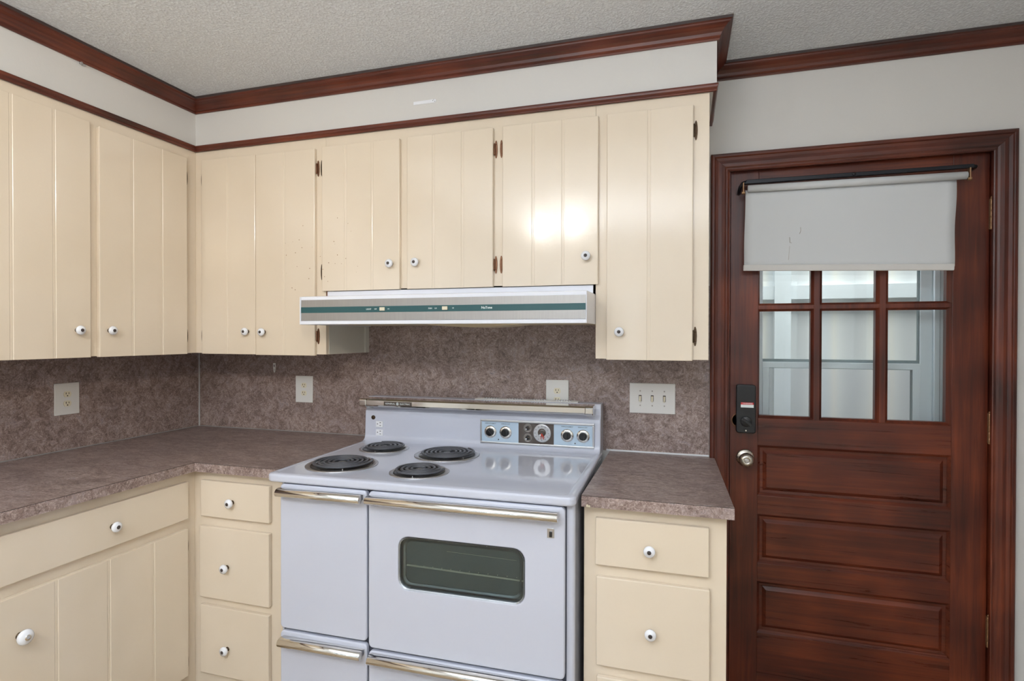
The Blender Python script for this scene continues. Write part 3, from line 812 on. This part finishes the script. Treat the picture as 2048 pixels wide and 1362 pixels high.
ln.prism([(z, x) for x, z in prof], 1, -.36, -.16)
build('light_lens', ln, 'hoodu', hd)
for X in (1.402, 1.656):
    r_ = build('rocker_switch', MB().box(X-.0105, X+.0105, HY-.0062, HY-.003, 1.4915, 1.5040), 'ivory2', hd, bevel=.001)
    r_.data.materials[0] = M['ivory2']
    build('slot', MB().box(X-.0115, X+.0115, HY-.0036, HY-.003, 1.4905, 1.505), 'slot', r_)
yt = HY-.0034
text_part('lettering', 'LIGHT', .0078, (1.345, yt, 1.4975), 'whitep', hd)
text_part('lettering', 'OFF', .0062, (1.374, yt, 1.4975), 'whitep', hd)
text_part('lettering', 'ON', .0052, (1.428, yt, 1.4975), 'whitep', hd)
text_part('lettering', 'FAN', .0078, (1.598, yt, 1.4975), 'whitep', hd)
text_part('lettering', 'LO', .0065, (1.620, yt, 1.4975), 'whitep', hd)
text_part('lettering', 'HI', .0065, (1.688, yt, 1.4975), 'whitep', hd)
text_part('lettering', 'NuTone', .0120, (1.816, yt, 1.4975), 'whitep', hd)
# ------------------------------------------------------------------ stove (own axes: x along the front, y towards the wall)
TH = math.radians(1.2)
sv = thing('stove', 'wide white vintage electric stove with four coil burners and chrome handles', 'stove', (1.100, -.787, 0), rotz=TH, local=True)
W = 1.078
body = MB().prism(rrect(.040, 1.072, .030, .735, .012), 2, .03, .897)
for (a, b_) in ((.06, .10), (1.0, 1.04)):
    for (c, d) in ((.06, .10), (.66, .70)): body.box(a, b_, c, d, 0, .031)
build('body', body, 'enamel', sv, bevel=.003, seg=2)
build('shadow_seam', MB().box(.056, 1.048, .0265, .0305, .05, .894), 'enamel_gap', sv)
# cooktop with rounded corners
tp = MB().prism(rrect(0, W, 0, .70, .026, 8), 2, .893, .9215)
build('cooktop', tp, 'enamel', sv, bevel=.0085, seg=4)
rim = MB()
outer = rrect(.006, W-.006, .006, .690, .024, 8); inner = rrect(.026, W-.026, .024, .690, .02, 8)
mid = rrect(.016, W-.016, .015, .690, .022, 8); n = len(outer); b0 = len(rim.v)
rim.v += [(p[0], p[1], .9212) for p in outer] + [(p[0], p[1], .9245) for p in mid] + [(p[0], p[1], .9217) for p in inner]
rim.sm = True
for q in (0, 1):
    for i in range(n):
        j = (i+1) % n; rim.face((b0+q*n+i, b0+q*n+j, b0+(q+1)*n+j, b0+(q+1)*n+i))
build('rim', rim, 'enamel', sv, recalc=False)
# backguard: coved foot, leaning face, rounded top
bg = MB()
prof = [(.600, .9214)]
for i in range(9):
    t = PI/2*i/8; prof.append((.621+.030*math.sin(t), .9222+.030*(1-math.cos(t))))
prof += [(.655, 1.045), (.657, 1.056), (.663, 1.066), (.668, 1.075), (.668, 1.100), (.674, 1.1155), (.682, 1.119), (.745, 1.119), (.752, 1.112), (.752, .9), (.60, .9)]
bg.prism(prof, 0, .004, W-.0045, smooth=False)
bgo = build('backguard', bg, 'enamel', sv, bevel=.004, seg=3)
for p_ in bgo.data.polygons: p_.use_smooth = False
# chrome rail along the top
cr = MB().prism([(.604, 1.084), (.600, 1.090), (.600, 1.110), (.606, 1.1165), (.664, 1.1185), (.670, 1.114), (.670, 1.080), (.612, 1.081)], 0, .040, 1.018)
rail = build('chrome_rail', cr, 'chrome', sv, bevel=.0015)
for a, b_ in ((.006, .0395), (1.0185, 1.050)):
    build('end_cap', MB().prism([(.602, 1.082), (.597, 1.089), (.597, 1.112), (.604, 1.1175), (.668, 1.1185), (.668, 1.066), (.640, 1.070)], 0, a, b_), 'chrome', sv, bevel=.003, seg=3)
bd = build('badge', MB().box(.128, .262, .5985, .600, 1.0895, 1.1075), 'panbr', sv)
text_part('badge_lettering', 'GENERAL', .0095, (.1595, .5983, 1.0985), 'whitep', bd, spacing=1.25)
text_part('badge_lettering', 'ELECTRIC', .0095, (.2300, .5983, 1.0985), 'whitep', bd, spacing=1.2)
em = MB().lathe([(.0062, 0), (.0062, .0005), (.0050, .0005), (.0050, 0)], (.1945, .5985, 1.0985), (0, -1, 0), 20)
build('emblem', em, 'whitep', bd)
text_part('badge_lettering', 'GE', .0058, (.1945, .5983, 1.0985), 'whitep', bd)
# vent trim on top
vg = MB().prism([(.690, 1.119), (.690, 1.1205), (.697, 1.1235), (.738, 1.1235), (.742, 1.119)], 0, .520, .975)
for g_ in range(4):
    for k in range(6):
        X = .560+g_*.107+k*.0115
        vg.mi = 1; vg.box(X, X+.0050, .6945, .734, 1.1225, 1.1262)
build('vent_trim', vg, ['ivory', 'porc'], sv, bevel=.0006)
# receptacles and fuse on the left of the backguard
for z in (.9985, .9605):
    o_ = build('receptacle', MB().box(.0610, .0955, .6485, .6530, z-.0145, z+.0125), 'porc', sv, bevel=.001)
    s_ = MB().lathe([(.0024, 0), (.0024, .0004)], (.0695, .6484, z), (0, -1, 0), 10)
    s_.box(.0800, .0870, .6480, .6486, z+.0045, z+.0072).box(.0800, .0870, .6480, .6486, z-.0080, z-.0055)
    build('slot', s_, 'slot', o_)
build('fuse_cap', MB().lathe([(.0095, 0), (.0095, .003), (.0075, .005), (.003, .006)], (.0460, .6545, 1.0265), (0, -1, 0), 20), 'hinged', sv)
# control panel
PX0, PX1, PZ0, PZ1, PY = .5625, 1.0500, .9390, 1.0420, .6500
cp = thing('control_panel', None, None, (0, 0, 0), local=True)
bpy.data.objects.remove(cp)
pf = MB()
pf.box(PX0, PX1, PY-.007, PY+.002, PZ1-.009, PZ1).box(PX0, PX1, PY-.007, PY+.002, PZ0, PZ0+.009)
pf.box(PX0, PX0+.006, PY-.007, PY+.002, PZ0+.009, PZ1-.009).box(PX1-.008, PX1, PY-.007, PY+.002, PZ0+.009, PZ1-.009)
cpf = build('control_panel', pf, 'chrome_dull', sv, bevel=.0018)
yy = PY-.0020
build('blue_glass', MB().box(PX0+.006, .7310, yy, yy+.002, PZ0+.009, PZ1-.009), 'paneb', cpf)
build('brown_glass', MB().box(.7312, .8820, yy-.0003, yy+.002, PZ0+.008, PZ1-.010), 'panbr', cpf)
build('blue_glass', MB().box(.8822, PX1-.008, yy, yy+.002, PZ0+.009, PZ1-.009), 'paneb', cpf)
def dial(x, z, r, ang):
    mb = MB().lathe([(r, 0), (r, .0015), (r*.97, .0035), (r*.68, .0050), (r*.62, .0050)], (x, yy, z), (0, -1, 0), 36)
    build('dial_ring', mb, 'chrome', sv)
    k = MB().lathe([(r*.60, 0), (r*.60, .010), (r*.55, .0125), (r*.4, .013)], (x, yy-.0048, z), (0, -1, 0), 28)
    n0 = len(k.v); k.box(-r*.13, r*.13, -.006, 0, -r*.55, r*.55)
    for i in range(n0, len(k.v)):
        a_, b2, c_ = k.v[i]; k.v[i] = (x+a_*math.cos(ang)-c_*math.sin(ang), yy-.0155+b2, z+a_*math.sin(ang)+c_*math.cos(ang))
    ko = build('control_knob', k, 'blackp', sv, bevel=.0008)
    tk = MB()
    for q in range(9):
        a_ = 2*PI*(q+.3)/9; tk.box(x+r*.83*math.cos(a_)-.0012, x+r*.83*math.cos(a_)+.0012, yy-.0046, yy-.0038, z+r*.83*math.sin(a_)-.0008, z+r*.83*math.sin(a_)+.0008)
    build('dial_marks', tk, 'darkp', ko)
dz = .9890
dial(.6070, dz, .0268, .7); dial(.6745, dz, .0268, .1); dial(.9380, dz, .0268, -.2); dial(1.0040, dz, .0268, .1)
for x, s_ in ((.607, 'SURFACE ELEMENT'), (.6745, 'SURFACE UNIT'), (.938, 'SURFACE ELEMENT'), (1.002, 'SURFACE UNIT')):
    text_part('panel_lettering', s_, .0058, (x, yy-.0002, 1.0245), 'darkp', cpf)
for x in (.643, .971):
    build('indicator', MB().lathe([(.0026, 0), (.002, .002)], (x, yy, .9575), (0, -1, 0), 12), 'slot', cpf)
for z in (1.0125, .9720):
    mb = MB().lathe([(.0175, -.001), (.0175, .0004), (.0165, .0004), (.0165, -.001)], (.7715, yy-.0014, z), (0, -1, 0), 28)
    build('small_dial', mb, 'grey', cpf)
    kk = MB().lathe([(.0085, 0), (.0085, .009), (.006, .010)], (.7715, yy-.0004, z), (0, -1, 0), 18)
    kk.mi = 1; kk.lathe([(.0032, 0), (.0032, .003), (.001, .004)], (.7665, yy-.010, z-.004), (0, -1, 0), 12)
    kk.mi = 2; kk.box(.7735, .7800, yy-.0112, yy-.0104, z+.0015, z+.0030)
    build('timer_knob', kk, ['blackp', 'porc', 'brass'], sv)
CX, CZ = .8325, .9935
ck = MB().lathe([(.0385, 0), (.0385, .002), (.0370, .004), (.0345, .0045)], (CX, yy-.0004, CZ), (0, -1, 0), 44)
clk = build('clock', ck, 'chrome_dull', sv); clk['label'] = 'round white-faced oven clock'
fc = MB().lathe([(.0342, 0), (.0342, .0006)], (CX, yy-.0042, CZ), (0, -1, 0), 44); build('clock_face', fc, 'ivory', clk)
cd = MB().lathe([(.0170, 0), (.0165, .0030), (.008, .004)], (CX, yy-.0048, CZ+.003), (0, -1, 0), 28); build('clock_centre', cd, 'panbr', clk)
tk = MB()
for q in range(12):
    a_ = 2*PI*q/12; ca, sa = math.cos(a_), math.sin(a_)
    pts = [(CX+ca*r_-sa*w_, CZ+sa*r_+ca*w_) for r_, w_ in ((.026, -.0009), (.0315, -.0009), (.0315, .0009), (.026, .0009))]
    tk.prism(xz(pts), 1, yy-.0056, yy-.0048)
build('clock_marks', tk, 'darkp', clk)
hn = MB()
for a_, l_, w_ in ((-1.25, .026, .0022), (-1.75, .025, .0018), (-.95, .021, .0014)):
    ca, sa = math.cos(a_), math.sin(a_)
    pts = [(CX+ca*r_-sa*v_, CZ+sa*r_+ca*v_) for r_, v_ in ((0, -w_), (l_, -w_*.5), (l_, w_*.5), (0, w_))]
    hn.prism(xz(pts), 1, yy-.0098, yy-.0090)
build('clock_hand', hn, 'redh', clk)
build('clock_button', MB().lathe([(.0035, 0), (.0035, .004), (.001, .005)], (CX-.006, yy-.009, CZ-.007), (0, -1, 0), 14), 'porc', clk)
# burners
def burner(x, y, r, turns, ph, gname):
    rc = r*.83
    p_ = MB().lathe([(r, .0), (r, .0028), (r*.975, .0042), (r*.88, .0034), (r*.86, .0008)], (x, y, .9215), (0, 0, 1), 56)
    ringo = build('burner', p_, 'chrome_dull', sv)
    dp = MB().lathe([(r*.862, 0), (r*.862, .0030), (r*.85, .0038), (r*.83, .0012), (r*.3, .0010)], (x, y, .9222), (0, 0, 1), 48); build('drip_pan', dp, 'pan', ringo)
    pts = []; N = 40*turns; r0 = rc*.20
    for i in range(N+1):
        t = i/N; a_ = ph+2*PI*turns*t; rr = r0+(rc-r0)*t
        pts.append((x+rr*math.cos(a_), y+rr*math.sin(a_), .9345))
    ec = pts[-1]; d_ = Vector((math.cos(ph), math.sin(ph), 0))
    pitch = (rc-r0)/turns
    c_ = MB().tube(pts, pitch*.28, 10, flat=.85)
    build('coil', c_, 'coil', ringo)
    s_ = MB()
    for k in range(3):
        a_ = ph+.5+k*2*PI/3; dx, dy = math.cos(a_), math.sin(a_); px_, py_ = -dy*.0012, dx*.0012
        q = [(x+dx*.012-px_, y+dy*.012-py_), (x+dx*r*.87-px_, y+dy*r*.87-py_), (x+dx*r*.87+px_, y+dy*r*.87+py_), (x+dx*.012+px_, y+dy*.012+py_)]
        s_.prism(q, 2, .9235, .9300)
    s_.lathe([(.014, .0), (.014, .003)], (x, y, .9300), (0, 0, 1), 20)
    build('coil_support', s_, 'chrome_dull', ringo)
burner(.180, .190, .130, 5, .6, 0)
burner(.185, .498, .103, 4, 2.2, 0)
burner(.488, .453, .130, 5, 1.0, 0)
burner(.503, .164, .104, 4, .2, 0)
# doors and drawers of the stove
def front(nm, x0_, x1_, z0_, z1_, hole=None):
    mb = MB(); out = rrect(x0_, x1_, z0_, z1_, .014, 5)
    if hole is None:
        mb.prism(xz(out), 1, .006, .0264)
    else:
        inn = rrect(*hole, 5)
        n = len(out); b = len(mb.v)
        for ring_, y in ((out, .006), (inn, .006), (inn, .0264), (out, .0264)): mb.v += [(p[0], y, p[1]) for p in ring_]
        for q in range(4):
            for i in range(n):
                j = (i+1) % n; a0 = b+q*n; a1 = b+((q+1) % 4)*n
                mb.face((a0+i, a0+j, a1+j, a1+i))
    return build(nm, mb, 'enamel', sv, bevel=.005, seg=4)
def handle(par, x0_, x1_, z):
    pr = [(.0058, z+.011), (-.010, z+.0145), (-.020, z+.0142), (-.028, z+.011), (-.0335, z+.0045), (-.0345, z-.003), (-.031, z-.0095), (-.024, z-.0128), (-.015, z-.0115), (-.012, z-.006), (.0058, z-.002)]
    mb = MB().prism(pr, 0, x0_, x1_, smooth=True)
    h = build('handle', mb, 'chrome', par, bevel=.0008, seg=1)
    h['label'] = 'chrome bar handle'
    sp_ = MB()
    for X in (x0_+.05, x1_-.05): sp_.lathe([(.010, 0), (.010, .003), (.007, .006)], (X, .0058, z+.016), (0, -1, 0), 16)
    return h
fd = front('warming_door', .055, .388, .392, .889); handle(fd, .062, .380, .8655)
W0, W1, V0, V1 = .503, .923, .581, .751
od = front('oven_door', .395, 1.046, .374, .889, (W0, W1, V0, V1, .036)); handle(od, .400, 1.030, .8650)
ld = front('lower_drawer', .055, .388, .05, .383); handle(ld, .070, .382, .357)
ldr = front('lower_drawer', .395, 1.046, .05, .365); handle(ldr, .408, 1.034, .349)
# oven window: lining, frames, glass and rack
out = rrect(W0, W1, V0, V1, .036, 5); inn = rrect(W0+.0035, W1-.0035, V0+.0035, V1-.0035, .033, 5); n = len(out)
def ringmesh(o_, i_, y0_, y1_, y2_):
    mb = MB(); mb.sm = False
    mb.v += [(p[0], y0_, p[1]) for p in o_]+[(p[0], y1_, p[1]) for p in i_]+[(p[0], y2_, p[1]) for p in i_]
    for q in (0, 1):
        for i in range(n):
            j = (i+1) % n; mb.face((q*n+i, q*n+j, (q+1)*n+j, (q+1)*n+i))
    return mb
build('window_bezel', ringmesh(out, inn, .0055, .009, .024), 'bezel', od, recalc=False)
gl = MB().prism(xz(rrect(W0+.003, W1-.003, V0+.003, V1-.003, .033, 5)), 1, .0135, .0150); build('window_glass', gl, 'ovenglass', od)
ins = rrect(W0+.018, W1-.018, V0+.018, V1-.016, .026, 5)
in2 = rrect(W0+.012, W1-.012, V0+.012, V1-.012, .028, 5)
build('inner_bezel', ringmesh(in2, ins, .018, .020, .026), 'bezel', od, recalc=False)
cav = MB(); c0, c1, e0, e1 = W0-.03, W1+.03, V0-.02, V1+.012
body_o = bpy.data.objects['body']
# the body is hollow behind the window: a lined recess in front of the frame
lin = MB()
lin.box(W0+.008, W1-.008, .0256, .0262, V0+.008, V1-.008)
build('oven_interior', lin, 'oven', od)
rk = MB().tube([(W0+.022, .0235, .654), (W1-.008, .0235, .648)], .0028, 6)
for k in range(12):
    X = W0+.05+k*.031; rk.tube([(X, .0235, .655), (X, .0245, .6575)], .0011, 5)
rk.tube([(W0+.16, .0248, .712), (W1-.03, .0248, .708)], .0006, 5)
build('oven_rack', rk, 'rack', od)
ls = build('light_switch_plate', MB().box(.9930, 1.0145, .0045, .0063, .7950, .8240), 'brass', od, bevel=.0006)
ls.data.materials[0] = M['chrome_dull']
build('rocker', MB().box(1.0000, 1.0080, -.0010, .0048, .7990, .8150), 'blackp', ls, bevel=.001)

# ------------------------------------------------------------------ light
def area(name, loc, rot, size, sy, power, col=(1, 1, 1), spread=PI):
    l = bpy.data.lights.new(name, 'AREA'); l.energy = power; l.color = col; l.shape = 'RECTANGLE'; l.size = size; l.size_y = sy; l.spread = spread
    o = bpy.data.objects.new(name, l); COL.objects.link(o); o.location = loc; o.rotation_euler = rot; return o
def bulb(name, loc, power, r, col):
    l = bpy.data.lights.new(name, 'POINT'); l.energy = power; l.color = col; l.shadow_soft_size = r
    o = bpy.data.objects.new(name, l); COL.objects.link(o); o.location = loc; return o
bulb('ceiling_lamp', (1.27, -3.1, 2.34), 13, .05, (1, .97, .93))
bulb('ceiling_lamp', (1.57, -3.1, 2.36), 13, .05, (1, .97, .93))
sp_l = bpy.data.lights.new('left_warm_fill', 'SPOT'); sp_l.energy = 75; sp_l.color = (1, .83, .60); sp_l.shadow_soft_size = .05; sp_l.spot_size = math.radians(46); sp_l.spot_blend = 1  # added spot, aimed to warm only the left corner cabinets
sp_o = bpy.data.objects.new('left_warm_fill', sp_l); COL.objects.link(sp_o); sp_o.location = (2.95, -3.2, 2.30)
sp_o.rotation_euler = (Vector((.36, -.60, 1.78))-Vector((2.95, -3.2, 2.30))).to_track_quat('-Z', 'Y').to_euler()
area('rear_window_fill', (1.9, YF+.03, 1.5), (-PI/2, 0, 0), 2.3, 1.05, 72, (.82, .91, 1))  # soft fill from behind the camera, added at the unseen window
area('overhead_fill', (2.0, -2.5, CEIL-.02), (0, 0, 0), 2.6, 2.2, 19, (.92, .96, 1))  # added overhead fill to even out the room light
area('bounce_light', (2.0, -3.3, 1.75), (PI, 0, 0), 1.4, 1.0, 88, (.91, .95, 1))  # added uplight that brightens the ceiling like bounced flash
area('porch_daylight', (3.6, .6, 3.6), (0, 0, 0), 3.0, .9, 135, (1, .98, .96))
area('storm_frame_fill', (3.09, .115, 2.03), (.35, 0, 0), .8, .05, 3.0, (.93, .97, 1))  # hidden light added between the doors to brighten the storm frame

wd = bpy.data.worlds.new('sky'); SC.world = wd; wd.use_nodes = True
nt = wd.node_tree; bgn = nt.nodes['Background']
sky = nt.nodes.new('ShaderNodeTexSky'); sky.sky_type = 'HOSEK_WILKIE'; sky.turbidity = 4; sky.sun_direction = (.3, -.4, .85)
nt.links.new(sky.outputs[0], bgn.inputs['Color']); bgn.inputs['Strength'].default_value = .35

# ------------------------------------------------------------------ camera
cam = bpy.data.cameras.new('camera'); co = bpy.data.objects.new('camera', cam); COL.objects.link(co)
cam.sensor_fit = 'HORIZONTAL'; cam.sensor_width = 36; cam.lens = 1126.156/2048*36; cam.clip_start = .02; cam.clip_end = 60
yw, pt, ro = .2954, -.0079, .0018
fw = Vector((-math.sin(yw)*math.cos(pt), math.cos(yw)*math.cos(pt), math.sin(pt)))
rt = Vector((math.cos(yw), math.sin(yw), 0)); up = rt.cross(fw)
R = rt*math.cos(ro)+up*math.sin(ro); U = -rt*math.sin(ro)+up*math.cos(ro)
mt = Matrix((( R.x, U.x, -fw.x), (R.y, U.y, -fw.y), (R.z, U.z, -fw.z)))
co.matrix_world = Matrix.Translation((2.4794, -2.3965, 1.3973)) @ mt.to_4x4()
SC.camera = co
SC.view_settings.view_transform = 'Standard'; SC.view_settings.look = 'None'
SC.view_settings.exposure = 0; SC.view_settings.gamma = 1
SC.cycles.use_denoising = True
SC.cycles.max_bounces = 10; SC.cycles.diffuse_bounces = 5; SC.cycles.glossy_bounces = 5; SC.cycles.transparent_max_bounces = 12
SC.cycles.sample_clamp_indirect = 8
